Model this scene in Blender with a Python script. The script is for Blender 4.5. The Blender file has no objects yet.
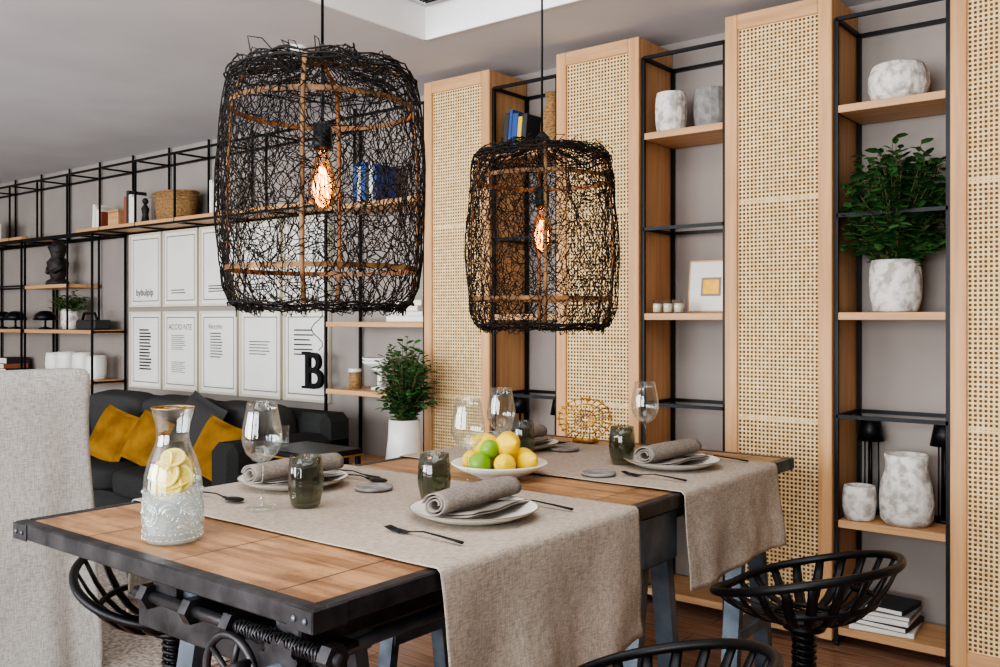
import bpy, math, random
from mathutils import Vector, Matrix, Euler, noise
random.seed(7)
R=random.random
def U(a,b): return random.uniform(a,b)
def hexc(h):
    h=h.lstrip('#'); o=[]
    for i in (0,2,4):
        c=int(h[i:i+2],16)/255
        o.append(c/12.92 if c<=0.04045 else ((c+0.055)/1.055)**2.4)
    return (*o,1)
# ---------------------------------------------------------------- materials
def mat(name,col,rough=.6,metal=0,col2=None,scale=20,stretch=(1,1,1),bump=0,bscale=None,spec=.4,detail=4,lo=.35,hi=.65,**kw):
    m=bpy.data.materials.new(name); m.use_nodes=True
    nt=m.node_tree; b=nt.nodes['Principled BSDF']
    b.inputs['Base Color'].default_value=hexc(col); b.inputs['Roughness'].default_value=rough
    b.inputs['Metallic'].default_value=metal; b.inputs['Specular IOR Level'].default_value=spec
    tc=nt.nodes.new('ShaderNodeTexCoord'); mp=nt.nodes.new('ShaderNodeMapping')
    mp.inputs['Scale'].default_value=stretch
    nt.links.new(tc.outputs['Object'],mp.inputs['Vector'])
    n=nt.nodes.new('ShaderNodeTexNoise'); n.inputs['Scale'].default_value=scale; n.inputs['Detail'].default_value=detail
    nt.links.new(mp.outputs[0],n.inputs['Vector'])
    if col2:
        r=nt.nodes.new('ShaderNodeValToRGB')
        r.color_ramp.elements[0].position=lo; r.color_ramp.elements[1].position=hi
        r.color_ramp.elements[0].color=hexc(col2); r.color_ramp.elements[1].color=hexc(col)
        nt.links.new(n.outputs['Fac'],r.inputs[0]); nt.links.new(r.outputs[0],b.inputs['Base Color'])
    if bump:
        n2=n
        if bscale:
            n2=nt.nodes.new('ShaderNodeTexNoise'); n2.inputs['Scale'].default_value=bscale
            nt.links.new(mp.outputs[0],n2.inputs['Vector'])
        bp=nt.nodes.new('ShaderNodeBump'); bp.inputs['Strength'].default_value=bump; bp.inputs['Distance'].default_value=.01
        nt.links.new(n2.outputs['Fac'],bp.inputs['Height']); nt.links.new(bp.outputs[0],b.inputs['Normal'])
    return m
def glassmat(name,tint,gl=.03,diff=None,dfac=0,gk=.38):
    m=bpy.data.materials.new(name); m.use_nodes=True; nt=m.node_tree
    for n in list(nt.nodes): nt.nodes.remove(n)
    out=nt.nodes.new('ShaderNodeOutputMaterial'); t=nt.nodes.new('ShaderNodeBsdfTransparent'); t.inputs[0].default_value=hexc(tint)
    g=nt.nodes.new('ShaderNodeBsdfGlossy'); g.inputs['Roughness'].default_value=.03; g.inputs[0].default_value=(1,1,1,1)
    lw=nt.nodes.new('ShaderNodeLayerWeight'); lw.inputs[0].default_value=.3
    mm=nt.nodes.new('ShaderNodeMath'); mm.operation='MULTIPLY_ADD'; mm.inputs[1].default_value=gk; mm.inputs[2].default_value=gl
    nt.links.new(lw.outputs['Facing'],mm.inputs[0])
    base=t.outputs[0]
    if diff:
        d=nt.nodes.new('ShaderNodeBsdfDiffuse'); d.inputs[0].default_value=hexc(diff)
        x=nt.nodes.new('ShaderNodeMixShader'); x.inputs[0].default_value=dfac
        nt.links.new(base,x.inputs[1]); nt.links.new(d.outputs[0],x.inputs[2]); base=x.outputs[0]
    mx=nt.nodes.new('ShaderNodeMixShader'); nt.links.new(mm.outputs[0],mx.inputs[0])
    nt.links.new(base,mx.inputs[1]); nt.links.new(g.outputs[0],mx.inputs[2]); nt.links.new(mx.outputs[0],out.inputs[0])
    return m
def emis(name,col,s):
    m=bpy.data.materials.new(name); m.use_nodes=True; b=m.node_tree.nodes['Principled BSDF']
    b.inputs['Base Color'].default_value=hexc(col); b.inputs['Emission Color'].default_value=hexc(col); b.inputs['Emission Strength'].default_value=s
    return m
def weave(name,col,col2,scale=400,bump=.3,rough=.9):
    m=mat(name,col,rough,0,spec=.15); nt=m.node_tree; b=nt.nodes['Principled BSDF']
    tc=[n for n in nt.nodes if n.type=='TEX_COORD'][0]
    ns=[]
    for st in ((1,.12,1),(.12,1,.12)):
        mp=nt.nodes.new('ShaderNodeMapping'); mp.inputs['Scale'].default_value=st
        n=nt.nodes.new('ShaderNodeTexNoise'); n.inputs['Scale'].default_value=scale; n.inputs['Detail'].default_value=2
        nt.links.new(tc.outputs['Object'],mp.inputs[0]); nt.links.new(mp.outputs[0],n.inputs['Vector']); ns.append(n)
    a=nt.nodes.new('ShaderNodeMath'); a.operation='ADD'; nt.links.new(ns[0].outputs[0],a.inputs[0]); nt.links.new(ns[1].outputs[0],a.inputs[1])
    h=nt.nodes.new('ShaderNodeMath'); h.operation='MULTIPLY'; h.inputs[1].default_value=.5; nt.links.new(a.outputs[0],h.inputs[0])
    r=nt.nodes.new('ShaderNodeValToRGB'); r.color_ramp.elements[0].position=.38; r.color_ramp.elements[1].position=.6
    r.color_ramp.elements[0].color=hexc(col2); r.color_ramp.elements[1].color=hexc(col)
    nt.links.new(h.outputs[0],r.inputs[0]); nt.links.new(r.outputs[0],b.inputs['Base Color'])
    bp=nt.nodes.new('ShaderNodeBump'); bp.inputs['Strength'].default_value=bump; bp.inputs['Distance'].default_value=.003
    nt.links.new(h.outputs[0],bp.inputs['Height']); nt.links.new(bp.outputs[0],b.inputs['Normal'])
    return m
def planks(name,c1,c2,mortar,w,l,rough,rot=0,gr=(2,25,1),patch=0):
    m=mat(name,c1,rough,0,c2,6,(1,1,1),spec=.4); nt=m.node_tree; b=nt.nodes['Principled BSDF']
    tc=[n for n in nt.nodes if n.type=='TEX_COORD'][0]
    mp=nt.nodes.new('ShaderNodeMapping'); mp.inputs['Rotation'].default_value=(0,0,rot)
    br=nt.nodes.new('ShaderNodeTexBrick'); br.inputs['Scale'].default_value=1; br.inputs['Brick Width'].default_value=l; br.inputs['Row Height'].default_value=w
    br.inputs['Mortar Size'].default_value=.0025; br.inputs['Color1'].default_value=hexc(c1); br.inputs['Color2'].default_value=hexc(c2); br.inputs['Mortar'].default_value=hexc(mortar)
    mp2=nt.nodes.new('ShaderNodeMapping'); mp2.inputs['Rotation'].default_value=(0,0,rot); mp2.inputs['Scale'].default_value=gr
    n=nt.nodes.new('ShaderNodeTexNoise'); n.inputs['Scale'].default_value=2.5; n.inputs['Detail'].default_value=8; n.inputs['Distortion'].default_value=.6
    nt.links.new(tc.outputs['Object'],mp.inputs[0]); nt.links.new(tc.outputs['Object'],mp2.inputs[0])
    nt.links.new(mp.outputs[0],br.inputs['Vector']); nt.links.new(mp2.outputs[0],n.inputs['Vector'])
    r=nt.nodes.new('ShaderNodeValToRGB'); r.color_ramp.elements[0].position=.36; r.color_ramp.elements[1].position=.62
    r.color_ramp.elements[0].color=(.40,.34,.29,1); r.color_ramp.elements[1].color=(1,1,1,1)
    nt.links.new(n.outputs[0],r.inputs[0])
    mx=nt.nodes.new('ShaderNodeMix'); mx.data_type='RGBA'; mx.blend_type='MULTIPLY'; mx.inputs[0].default_value=.85
    nt.links.new(br.outputs[0],mx.inputs[6]); nt.links.new(r.outputs[0],mx.inputs[7])
    last=mx.outputs[2]
    if patch:
        n3=nt.nodes.new('ShaderNodeTexNoise'); n3.inputs['Scale'].default_value=7; n3.inputs['Detail'].default_value=9; n3.inputs['Roughness'].default_value=.78
        nt.links.new(tc.outputs['Object'],n3.inputs['Vector'])
        r3=nt.nodes.new('ShaderNodeValToRGB'); r3.color_ramp.elements[0].position=.42; r3.color_ramp.elements[1].position=.55
        r3.color_ramp.elements[0].color=(.52,.47,.43,1); r3.color_ramp.elements[1].color=(1,1,1,1)
        nt.links.new(n3.outputs[0],r3.inputs[0])
        m3=nt.nodes.new('ShaderNodeMix'); m3.data_type='RGBA'; m3.blend_type='MULTIPLY'; m3.inputs[0].default_value=patch
        nt.links.new(last,m3.inputs[6]); nt.links.new(r3.outputs[0],m3.inputs[7]); last=m3.outputs[2]
    nt.links.new(last,b.inputs['Base Color'])
    return m

M={}
M['wall']=mat('wall_paint','#938A83',.85,0,'#8C837D',3)
M['ceil']=mat('ceiling_paint','#CAC8CA',.8,0,'#C1BFC2',2)
M['white']=mat('white_paint','#F8F8F7',.6)
M['oak']=mat('light_oak','#CC9E6E',.5,0,'#B38559',3,(14,14,.9),bump=.05,lo=.3,hi=.7)
M['oakH']=mat('light_oak_horizontal','#C79B6F',.5,0,'#AE8259',3,(.9,14,14),lo=.3,hi=.7)
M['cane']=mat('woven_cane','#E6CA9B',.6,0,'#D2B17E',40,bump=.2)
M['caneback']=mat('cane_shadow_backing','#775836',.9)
M['black']=mat('black_metal','#151517',.42,.6,spec=.5,col2='#0D0D0F',scale=15)
M['iron']=mat('worn_iron','#484648',.42,.7,'#222123',18,bump=.25,detail=8,lo=.3,hi=.75)
M['steel']=mat('blued_steel','#66707A',.42,.6,'#343A41',10,bump=.15,detail=8,lo=.3,hi=.7)
M['tabw']=planks('table_wood','#B88E66','#A57B55','#45301d',.31,3,.40,math.pi/2,(1.2,12,1),.75)
M['floor']=planks('floor_planks','#A5806A','#8E6B57','#4d382c',.16,1.6,.35,0)
M['linen']=weave('linen_runner','#B1A597','#8B7F72',420,.35)
M['slip']=weave('slipcover_linen','#BFBBB5','#97938E',330,.35)
M['napkin']=weave('napkin_cloth','#90887F','#706860',500,.3)
M['rug']=mat('rug_pile','#B3AAA0',.95,0,'#787068',60,bump=.8,detail=8,spec=.1)
M['sofa']=mat('sofa_fabric','#353534',.95,0,'#2A2A2A',200,bump=.2,spec=.05)
M['sofac']=mat('dark_cushion_fabric','#403F3E',.95,0,'#343332',200,bump=.2,spec=.05)
M['mustard']=mat('mustard_velvet','#86601F',.85,0,'#684713',9,spec=.1)
M['cer']=mat('whitewashed_ceramic','#DAD6CF',.75,0,'#A39D95',28,bump=.9,detail=8,lo=.38,hi=.55)
M['cerw']=mat('white_ceramic','#E4E2DC',.35,0,'#D5D2CB',8)
M['cerg']=mat('grey_stone_ceramic','#8E8B88',.8,0,'#6E6B68',30,bump=.8,detail=8)
M['plate']=mat('stoneware_plate','#E0DDD4',.3,0,'#D3CFC5',12)
M['rimp']=mat('plate_rim_glaze','#7b6d5a',.4)
M['paper']=mat('poster_paper','#DFDDD6',.8,0,'#D7D5CE',4)
M['cream']=mat('cream_frame','#CFC6B2',.6)
M['ink']=mat('ink','#2c2c2e',.7)
M['glass']=glassmat('clear_glass','#F9FBFA')
M['smoke']=glassmat('smoked_glass','#BABDA9',.035,'#6a6b5c',.06)
M['frost']=glassmat('embossed_glass','#F0F4F3',.06,'#DDE3E2',.14,.5)
M['water']=glassmat('iced_water','#F2F6F4',.05,'#E6EBEA',.22)
M['bulbg']=glassmat('bulb_glass','#FFD08C',.04)
M['lemon']=mat('lemon_peel','#F0CE20',.4,0,'#E3BB12',30,bump=.15,bscale=90)
M['lemonf']=mat('lemon_flesh','#EBCF3A',.4,0,'#E0BC20',60)
M['lime']=mat('lime_peel','#7FA52A',.4,0,'#5F8A1E',20,bump=.15,bscale=90)
M['gold']=mat('gold','#C9973F',.3,.9,col2='#A97B2D',scale=20)
M['bronze']=mat('bamboo_hoop','#8C653B',.55,.0,'#55381B',20,(1,1,1))
M['net']=mat('black_net','#171412',.7,0,'#0e0c0b',30,spec=.2)
M['leaf']=mat('leaf_green','#426B36',.5,0,'#294C23',12)
M['leaf2']=mat('leaf_dark_green','#2D5229',.5,0,'#1D381B',12)
M['stem']=mat('plant_stem','#5B5433',.8)
M['fil']=emis('glowing_filament','#FF9C3C',30)
M['basket']=mat('wicker','#A9845A',.8,0,'#76562f',60,(1,1,3),bump=1)
M['bookb']=mat('book_blue','#27467E',.6); M['bookw']=mat('book_white','#DEDBD3',.7); M['booky']=mat('book_yellow','#D8B435',.6)
M['bookk']=mat('book_black','#2a2a2c',.6); M['bookr']=mat('book_rust','#8b4a35',.6)
M['dark']=mat('dark_carved_wood','#2A211C',.6,0,'#15100d',30,bump=.8)
M['wax']=mat('candle_wax','#EFE6D2',.5)
M['soil']=mat('soil','#2d231b',.95)

# ---------------------------------------------------------------- mesh builder
class MB:
    def __init__(s): s.v=[];s.f=[];s.m=[];s.sm=[];s.mats=[]
    def add(s,vs,fs,mt,smooth=False):
        mt=M[mt]
        if mt not in s.mats: s.mats.append(mt)
        i=s.mats.index(mt); o=len(s.v); s.v+= [tuple(p) for p in vs]
        for f in fs: s.f.append([a+o for a in f]); s.m.append(i); s.sm.append(smooth)
    def box(s,lo,hi,mt,bev=0,rot=None,piv=None):
        x0,y0,z0=lo;x1,y1,z1=hi
        b=min(bev,(x1-x0)/2.01,(y1-y0)/2.01,(z1-z0)/2.01)
        if b<=0:
            vs=[(x0,y0,z0),(x1,y0,z0),(x1,y1,z0),(x0,y1,z0),(x0,y0,z1),(x1,y0,z1),(x1,y1,z1),(x0,y1,z1)]
            fs=[(0,3,2,1),(4,5,6,7),(0,1,5,4),(1,2,6,5),(2,3,7,6),(3,0,4,7)]
        else:
            def ring(i,z): return [(x0+i,y0+b,z),(x0+b,y0+i,z),(x1-b,y0+i,z),(x1-i,y0+b,z),(x1-i,y1-b,z),(x1-b,y1-i,z),(x0+b,y1-i,z),(x0+i,y1-b,z)]
            k=b*.999
            vs=ring(k,z0)+ring(0,z0+b)+ring(0,z1-b)+ring(k,z1)
            fs=[tuple(range(7,-1,-1)),tuple(range(24,32))]
            for r in range(3):
                for j in range(8):
                    a=r*8+j; c=r*8+(j+1)%8; fs.append((a,c,c+8,a+8))
        if rot is not None:
            rm=Euler(rot).to_matrix(); p=Vector(piv) if piv else Vector(((x0+x1)/2,(y0+y1)/2,(z0+z1)/2))
            vs=[rm@(Vector(q)-p)+p for q in vs]
        s.add(vs,fs,mt,False)
    def tube(s,pts,r,mt,n=8,cyc=False,smooth=True,sq=None):
        P=[Vector(p) for p in pts]; L=len(P)
        rs=r if isinstance(r,(list,tuple)) else [r]*L
        T=[]
        for i in range(L):
            if cyc: t=P[(i+1)%L]-P[i-1]
            else: t=P[min(i+1,L-1)]-P[max(i-1,0)]
            if t.length<1e-9: t=Vector((0,0,1))
            T.append(t.normalized())
        a=Vector((0,0,1)) if abs(T[0].z)<.9 else Vector((1,0,0))
        N=(a-T[0]*a.dot(T[0])).normalized(); vs=[]
        for i in range(L):
            N=(N-T[i]*N.dot(T[i]))
            if N.length<1e-6: N=T[i].orthogonal()
            N.normalize(); B=T[i].cross(N)
            for k in range(n):
                an=2*math.pi*(k+.5)/n; ca,sa=math.cos(an),math.sin(an)
                if sq: ca*=sq[0]; sa*=sq[1]
                vs.append(P[i]+(N*ca+B*sa)*rs[i])
        fs=[]
        for i in range(L if cyc else L-1):
            for k in range(n):
                a0=i*n+k;a1=i*n+(k+1)%n;b0=((i+1)%L)*n+k;b1=((i+1)%L)*n+(k+1)%n
                fs.append((a0,a1,b1,b0))
        if not cyc: fs.append(tuple(range(n-1,-1,-1))); fs.append(tuple((L-1)*n+k for k in range(n)))
        s.add(vs,fs,mt,smooth)
    def rod(s,a,b,w,mt):
        s.tube([a,b],w*.7071,mt,4,smooth=False)
    def lathe(s,prof,loc,mt,n=32,smooth=True,wob=0,sx=1,sy=1,fn=None):
        lx,ly,lz=loc; vs=[]
        for i,(r,z) in enumerate(prof):
            for k in range(n):
                a=2*math.pi*k/n; rr=r
                if wob: rr*=1+wob*noise.noise(Vector((math.cos(a)*1.5+lx*7,math.sin(a)*1.5,z*12)))
                if fn: rr=fn(rr,a,z)
                vs.append((lx+rr*math.cos(a)*sx,ly+rr*math.sin(a)*sy,lz+z))
        fs=[]
        for i in range(len(prof)-1):
            for k in range(n):
                a0=i*n+k;a1=i*n+(k+1)%n; fs.append((a0,a1,a1+n,a0+n))
        if prof[0][0]>1e-5: fs.append(tuple(range(n-1,-1,-1)))
        s.add(vs,fs,mt,smooth)
    def ball(s,c,r,mt,n=16,m=10,sc=(1,1,1),rot=(0,0,0),fn=None):
        rm=Euler(rot).to_matrix(); vs=[];c=Vector(c)
        for i in range(m+1):
            ph=math.pi*i/m
            for k in range(n):
                a=2*math.pi*k/n; p=Vector((math.sin(ph)*math.cos(a),math.sin(ph)*math.sin(a),-math.cos(ph)))
                if fn: p=fn(p)
                p=Vector((p.x*sc[0],p.y*sc[1],p.z*sc[2]))*r
                vs.append(c+rm@p)
        fs=[]
        for i in range(m):
            for k in range(n):
                a0=i*n+k;a1=i*n+(k+1)%n; fs.append((a0,a1,a1+n,a0+n))
        s.add(vs,fs,mt,True)
    def grid(s,fn,nu,nv,mt,smooth=True,cu=False):
        vs=[fn(i/nu,j/nv) for j in range(nv+1) for i in range(nu+1)]
        fs=[]
        for j in range(nv):
            for i in range(nu):
                a=j*(nu+1)+i; fs.append((a,a+1,a+nu+2,a+nu+1))
        s.add(vs,fs,mt,smooth)
    def obj(s,name,parent=None,sol=0,sub=0,weld=False):
        me=bpy.data.meshes.new(name); me.from_pydata(s.v,[],s.f)
        for m_ in s.mats: me.materials.append(m_)
        me.polygons.foreach_set('material_index',s.m); me.polygons.foreach_set('use_smooth',s.sm); me.update()
        o=bpy.data.objects.new(name,me); bpy.context.scene.collection.objects.link(o)
        if weld: o.modifiers.new('w','WELD').merge_threshold=.0005
        if sol:
            q=o.modifiers.new('s','SOLIDIFY'); q.thickness=sol; q.offset=0
        if sub:
            q=o.modifiers.new('ss','SUBSURF'); q.levels=sub; q.render_levels=sub
        if parent: o.parent=parent
        return o
def text(txt,name,loc,size,parent,ext=0,bold=0,mt='ink',align='LEFT'):
    c=bpy.data.curves.new(name,'FONT'); c.body=txt; c.size=size; c.extrude=ext; c.offset=bold; c.align_x=align
    c.materials.append(M[mt]); o=bpy.data.objects.new(name,c); bpy.context.scene.collection.objects.link(o)
    o.location=loc; o.rotation_euler=(math.pi/2,0,0)
    if parent: o.parent=parent
    return o

WY=3.70; CZ=2.44
# ---------------------------------------------------------------- room
b=MB(); b.box((-9.4,-3.1,-.1),(2.6,3.8,0),'floor'); b.obj('floor')
b=MB(); b.box((-9.4,WY,0),(2.6,WY+.1,2.7),'wall'); b.obj('wall_back')
b=MB(); b.box((-9.4,-3.1,0),(-9.3,WY,2.7),'wall'); b.obj('wall_left')
b=MB(); b.box((2.5,-3.1,0),(2.6,WY,2.7),'wall'); b.obj('wall_right')
b=MB()
b.box((-9.3,-3.1,0),(2.5,-3.0,.35),'wall'); b.box((-9.3,-3.1,2.3),(2.5,-3.0,2.7),'wall')
for x0,x1 in ((-9.3,-8.3),(-5.6,-4.9),(-2.6,-1.9),(.7,2.5)): b.box((x0,-3.1,.35),(x1,-3.0,2.3),'wall')
b.obj('wall_front')
for i,(x0,x1) in enumerate(((-8.3,-5.6),(-4.9,-2.6),(-1.9,.7))):
    b=MB()
    for z in (.37,2.28): b.box((x0,-3.08,z-.02),(x1,-3.02,z+.02),'black')
    for x in (x0+.02,(x0+x1)/2,x1-.02): b.box((x-.02,-3.08,.35),(x+.02,-3.02,2.3),'black')
    b.obj('window_%d'%(i+1))
    L=bpy.data.lights.new('window_daylight','AREA'); L.shape='RECTANGLE'; L.size=x1-x0; L.size_y=1.9; L.energy=(180,255,270)[i]; L.color=(.92,.965,1.0)
    o=bpy.data.objects.new('window_daylight',L); bpy.context.scene.collection.objects.link(o); o.location=((x0+x1)/2,-2.95,1.35); o.rotation_euler=(math.radians(90),0,0)
ox0,ox1,oy0,oy1=-2.785,1.2,-1.2,2.97; rz=CZ+.14
b=MB()
b.box((-9.4,-3.1,CZ),(ox0,3.8,CZ+.3),'ceil'); b.box((ox1,-3.1,CZ),(2.6,3.8,CZ+.3),'ceil')
b.box((ox0,-3.1,CZ),(ox1,oy0,CZ+.3),'ceil'); b.box((ox0,oy1,CZ),(ox1,3.8,CZ+.3),'ceil')
b.box((ox0,oy0,rz),(ox1,oy1,CZ+.3),'ceil')
e=.004
b.box((ox0,oy0,CZ-e),(ox0+.012,oy1,rz),'white'); b.box((ox1-.012,oy0,CZ-e),(ox1,oy1,rz),'white')
b.box((ox0,oy1-.012,CZ-e),(ox1,oy1,rz),'white'); b.box((ox0,oy0,CZ-e),(ox1,oy0+.012,rz),'white')
b.obj('ceiling')
b=MB(); b.box((-2.72,2.72,rz-.015),(-2.30,2.90,rz),'white')
for i in range(9): b.box((-2.70,2.735+i*.018,rz-.02),(-2.32,2.742+i*.018,rz-.013),'black')
b.obj('ceiling_vent')
b=MB(); b.lathe([(.0,-.045),(.028,-.045),(.032,-.04),(.034,-.01),(.05,-.008),(.05,0)],(-3.32,2.69,CZ),'white',24); b.obj('ceiling_spotlight')
L=bpy.data.lights.new('recess_light','AREA'); L.size=2.2; L.energy=64; L.color=(.97,.985,1)
o=bpy.data.objects.new('recess_light',L); bpy.context.scene.collection.objects.link(o); o.location=(-1.2,.9,rz-.02)
b=MB(); b.box((-9.3,3.685,0),(-3.99,3.70,.08),'wall'); b.obj('baseboard_back')
b=MB(); b.box((-8.6,-.6,0),(-2.75,2.60,.015),'rug',.005); b.obj('area_rug')

# ---------------------------------------------------------------- cane cabinets
CH=2.40; FY=3.395
def cabinet(x0,x1):
    b=MB(); y0=FY+.028
    b.box((x0,y0,.02),(x1,WY-.006,CH),'oak',.002)
    b.box((x0+.02,y0+.03,0),(x1-.02,WY-.02,.02),'bookk')
    sw=.052
    b.box((x0,FY,.02),(x0+sw,y0-.002,CH),'oak',.003); b.box((x1-sw,FY,.02),(x1,y0-.002,CH),'oak',.003)
    b.box((x0+sw,FY,.02),(x1-sw,y0-.002,.02+.06),'oakH',.003); b.box((x0+sw,FY,CH-.06),(x1-sw,y0-.002,CH),'oakH',.003)
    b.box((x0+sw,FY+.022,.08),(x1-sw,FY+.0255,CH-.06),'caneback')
    nx=20; w=(x1-x0-2*sw)/nx; zb=.08; nz=int((CH-.06-zb)/w); h=(CH-.06-zb)/nz
    vs=[];fs=[]; yy=FY+.012
    seam={int(nz*.33),int(nz*.70)}
    for j in range(nz):
        for i in range(nx):
            cx=x0+sw+(i+.5)*w; cz=zb+(j+.5)*h; o=len(vs)
            q=.28 if j not in seam else .12
            jx=U(-.03,.03)*w
            for sx,sz in ((-1,-1),(1,-1),(1,1),(-1,1)): vs.append((cx+sx*w/2,yy,cz+sz*h/2))
            for sx,sz in ((-1,-1),(1,-1),(1,1),(-1,1)): vs.append((cx+jx+sx*w*q,yy+.001,cz+sz*h*q))
            for k in range(4): fs.append((o+k,o+(k+1)%4,o+4+(k+1)%4,o+4+k))
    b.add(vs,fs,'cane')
    b.obj('cane_cabinet')
CAB=[(-3.194,-2.767),(-2.377,-1.952),(-1.563,-1.142),(-.743,-.318),(.074,.50)]
for c in CAB: cabinet(*c)

# ---------------------------------------------------------------- shelving
def unit(x0,x1,zs,rods,name='shelving_unit',z0=0,z1=2.31,y0=3.42,y1=3.68,th=.028,half=None):
    b=MB(); g=.007; w=.014
    xa,xb=x0+g+.003,x1-g-.003
    for x in (xa,xb):
        for y in (y0,y1): b.rod((x,y,z0),(x,y,z1),w,'black')
    for z in list(rods)+[z1]:
        for y in (y0,y1): b.rod((xa,y,z),(xb,y,z),w,'black')
        for x in (xa,xb): b.rod((x,y0,z),(x,y1,z),w,'black')
    for z in zs:
        b.box((xa+g,y0-.008,z-th),(xb-g,y1-g,z),'oakH',.002)
        for x in (xa,xb): b.rod((x,y0,z-th/2),(x,y1,z-th/2),w,'black')
    if half:
        xm,z,zl=half
        b.box((xa+g,y0-.005,z-th),(xm-g,y1-g,z),'oakH',.002)
        for y in (y0,y1-.01): b.rod((xm,y,zl),(xm,y,z1),.012,'black')
    return b.obj(name)
SH=[.07,.465,1.228,1.99]; RD=[.845,1.585]
for i in range(4): unit(CAB[i][1],CAB[i+1][0],SH,RD)
unit(-3.98,-3.20,[.42,.815,1.19,1.84],[],z1=2.31)
b=MB(); y0,y1=3.42,3.68
xs=[-8.9+.488*i for i in range(11)]
for y in (y0,y1):
    b.rod((-8.9,y,2.31),(-4.0,y,2.31),.014,'black'); b.rod((-8.9,y,1.85),(-4.0,y,1.85),.014,'black')
for x in xs:
    for y in (y0,y1): b.rod((x,y,1.85),(x,y,2.31),.012,'black')
    for z in (1.85,2.31): b.rod((x,y0,z),(x,y1,z),.012,'black')
    b.rod((x,y1,2.31),(x,y1,CZ),.012,'black')
b.box((-6.8,y0-.006,1.858),(-4.01,y1-.01,1.882),'oakH',.002); b.box((-8.9,y0-.006,1.858),(-7.7,y1-.01,1.882),'oakH',.002)
b.obj('overhead_shelving_frame')
unit(-7.66,-6.56,[.40,.75,1.125],[],z1=1.835,half=(-6.945,1.478,1.126))
unit(-8.7,-7.70,[.40,.75,1.125],[1.478],z1=1.835)

# ---------------------------------------------------------------- posters
px0=-6.50
def squig(b,x,z,w,n,lh,y,thick=.35):
    for i in range(n):
        ww=w*U(.75,1); b.box((x,y-.001,z-i*lh-lh*thick),(x+ww,y,z-i*lh),'ink')
for row in range(2):
    for col in range(5):
        xa=px0+col*.457; xb=xa+.430; zt=(1.862,1.262)[row]; zb=zt-.565
        if row==0: zt-=.02
        b=MB(); yb=3.697; yf=3.672
        fr=.016
        b.box((xa,yf,zb),(xa+fr,yb,zt),'cream'); b.box((xb-fr,yf,zb),(xb,yb,zt),'cream')
        b.box((xa+fr,yf,zb),(xb-fr,yb,zb+fr),'cream'); b.box((xa+fr,yf,zt-fr),(xb-fr,yb,zt),'cream')
        b.box((xa+fr,yf+.008,zb+fr),(xb-fr,yb,zt-fr),'paper')
        y=yf+.0078; i_=.040; t_=.007
        for q in ((xa+i_,zb+i_,xa+i_+t_,zt-i_),(xb-i_-t_,zb+i_,xb-i_,zt-i_),(xa+i_,zb+i_,xb-i_,zb+i_+t_),(xa+i_,zt-i_-t_,xb-i_,zt-i_)):
            b.box((q[0],y-.0008,q[1]),(q[2],y,q[3]),'rimp')
        if (row,col)==(1,0): squig(b,xa+.13,zt-.13,.17,13,.024,y,.5)
        if (row,col)==(1,2): squig(b,xa+.12,zt-.15,.15,9,.02,y)
        if (row,col)==(1,3): squig(b,xa+.1,zt-.2,.22,5,.02,y,.3)
        if (row,col)==(1,1): squig(b,xa+.1,zt-.17,.18,8,.014,y,.3); squig(b,xa+.1,zt-.36,.18,6,.014,y,.3)
        if (row,col)==(0,1): squig(b,xa+.1,zb+.12,.2,2,.02,y)
        if row==0 and col>1: squig(b,xa+.1,zb+.14,.2,3,.018,y,.4)
        if (row,col)==(1,4): squig(b,xa+.1,zt-.12,.2,6,.03,y,.3)
        o=b.obj('framed_poster')
        if (row,col)==(0,0): text('bybulplp','lettering',(xa+.085,y-.001,zb+.085),.07,o,bold=.001)
        if (row,col)==(1,1): text('ACCIO NTE','lettering',(xa+.065,y-.001,zt-.13),.055,o)
        if (row,col)==(1,2): text('Raccolto','lettering',(xa+.10,y-.001,zt-.12),.045,o)
# B letter
e=bpy.data.objects.new('letter_b_sign',None); bpy.context.scene.collection.objects.link(e)
t=text('B','letter',(-4.23,3.55,.795),.31,e,ext=.012,bold=.002,mt='black',align='CENTER')
b=MB()
for zz in (.801,1.005): b.box((-4.33,3.54,zz-.007),(-4.265,3.56,zz+.007),'black')
pts=[(-4.20+.05*math.sin(i*.9)*(1 if i<12 else .2),3.55+.012*math.cos(i*.9),1.02+i*.0257) for i in range(33)]
b.tube(pts,.003,'black',5); b.obj('hanging_wire',e)

# ---------------------------------------------------------------- sofa
b=MB()
def cush(b,x0,x1,y0,y1,z0,z1,mt,rot=(0,0,0)):
    c=((x0+x1)/2,(y0+y1)/2,(z0+z1)/2)
    def f(p):
        s=lambda v: math.copysign(abs(v)**.38,v)
        return Vector((s(p.x),s(p.y),s(p.z)))
    b.ball(c,1,mt,32,20,((x1-x0)/2,(y1-y0)/2,(z1-z0)/2),rot,f)
SX0,SX1=-6.1,-3.72
b.box((SX0,2.62,.06),(SX1,3.40,.24),'sofa',.03)
b.box((SX0,3.20,.24),(SX1,3.40,.70),'sofa',.04)
b.box((SX1-.2,2.62,.24),(SX1,3.40,.60),'sofa',.04)
b.box((SX0,2.62,.24),(SX0+.2,3.40,.60),'sofa',.04)
w=(SX1-SX0-.4)/2
for i in range(2): cush(b,SX0+.2+i*w,SX0+.2+(i+1)*w,2.60,3.24,.22,.38,'sofa')
for i in range(3): cush(b,SX0+.2+i*w*.667,SX0+.2+(i+1)*w*.667,3.02,3.22,.37,.74,'sofac',(.15,0,0))
for x in (SX0+.1,SX1-.1):
    for y in (2.7,3.32): b.box((x-.02,y-.02,0.001),(x+.02,y+.02,.07),'black')
so=b.obj('sofa')
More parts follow.
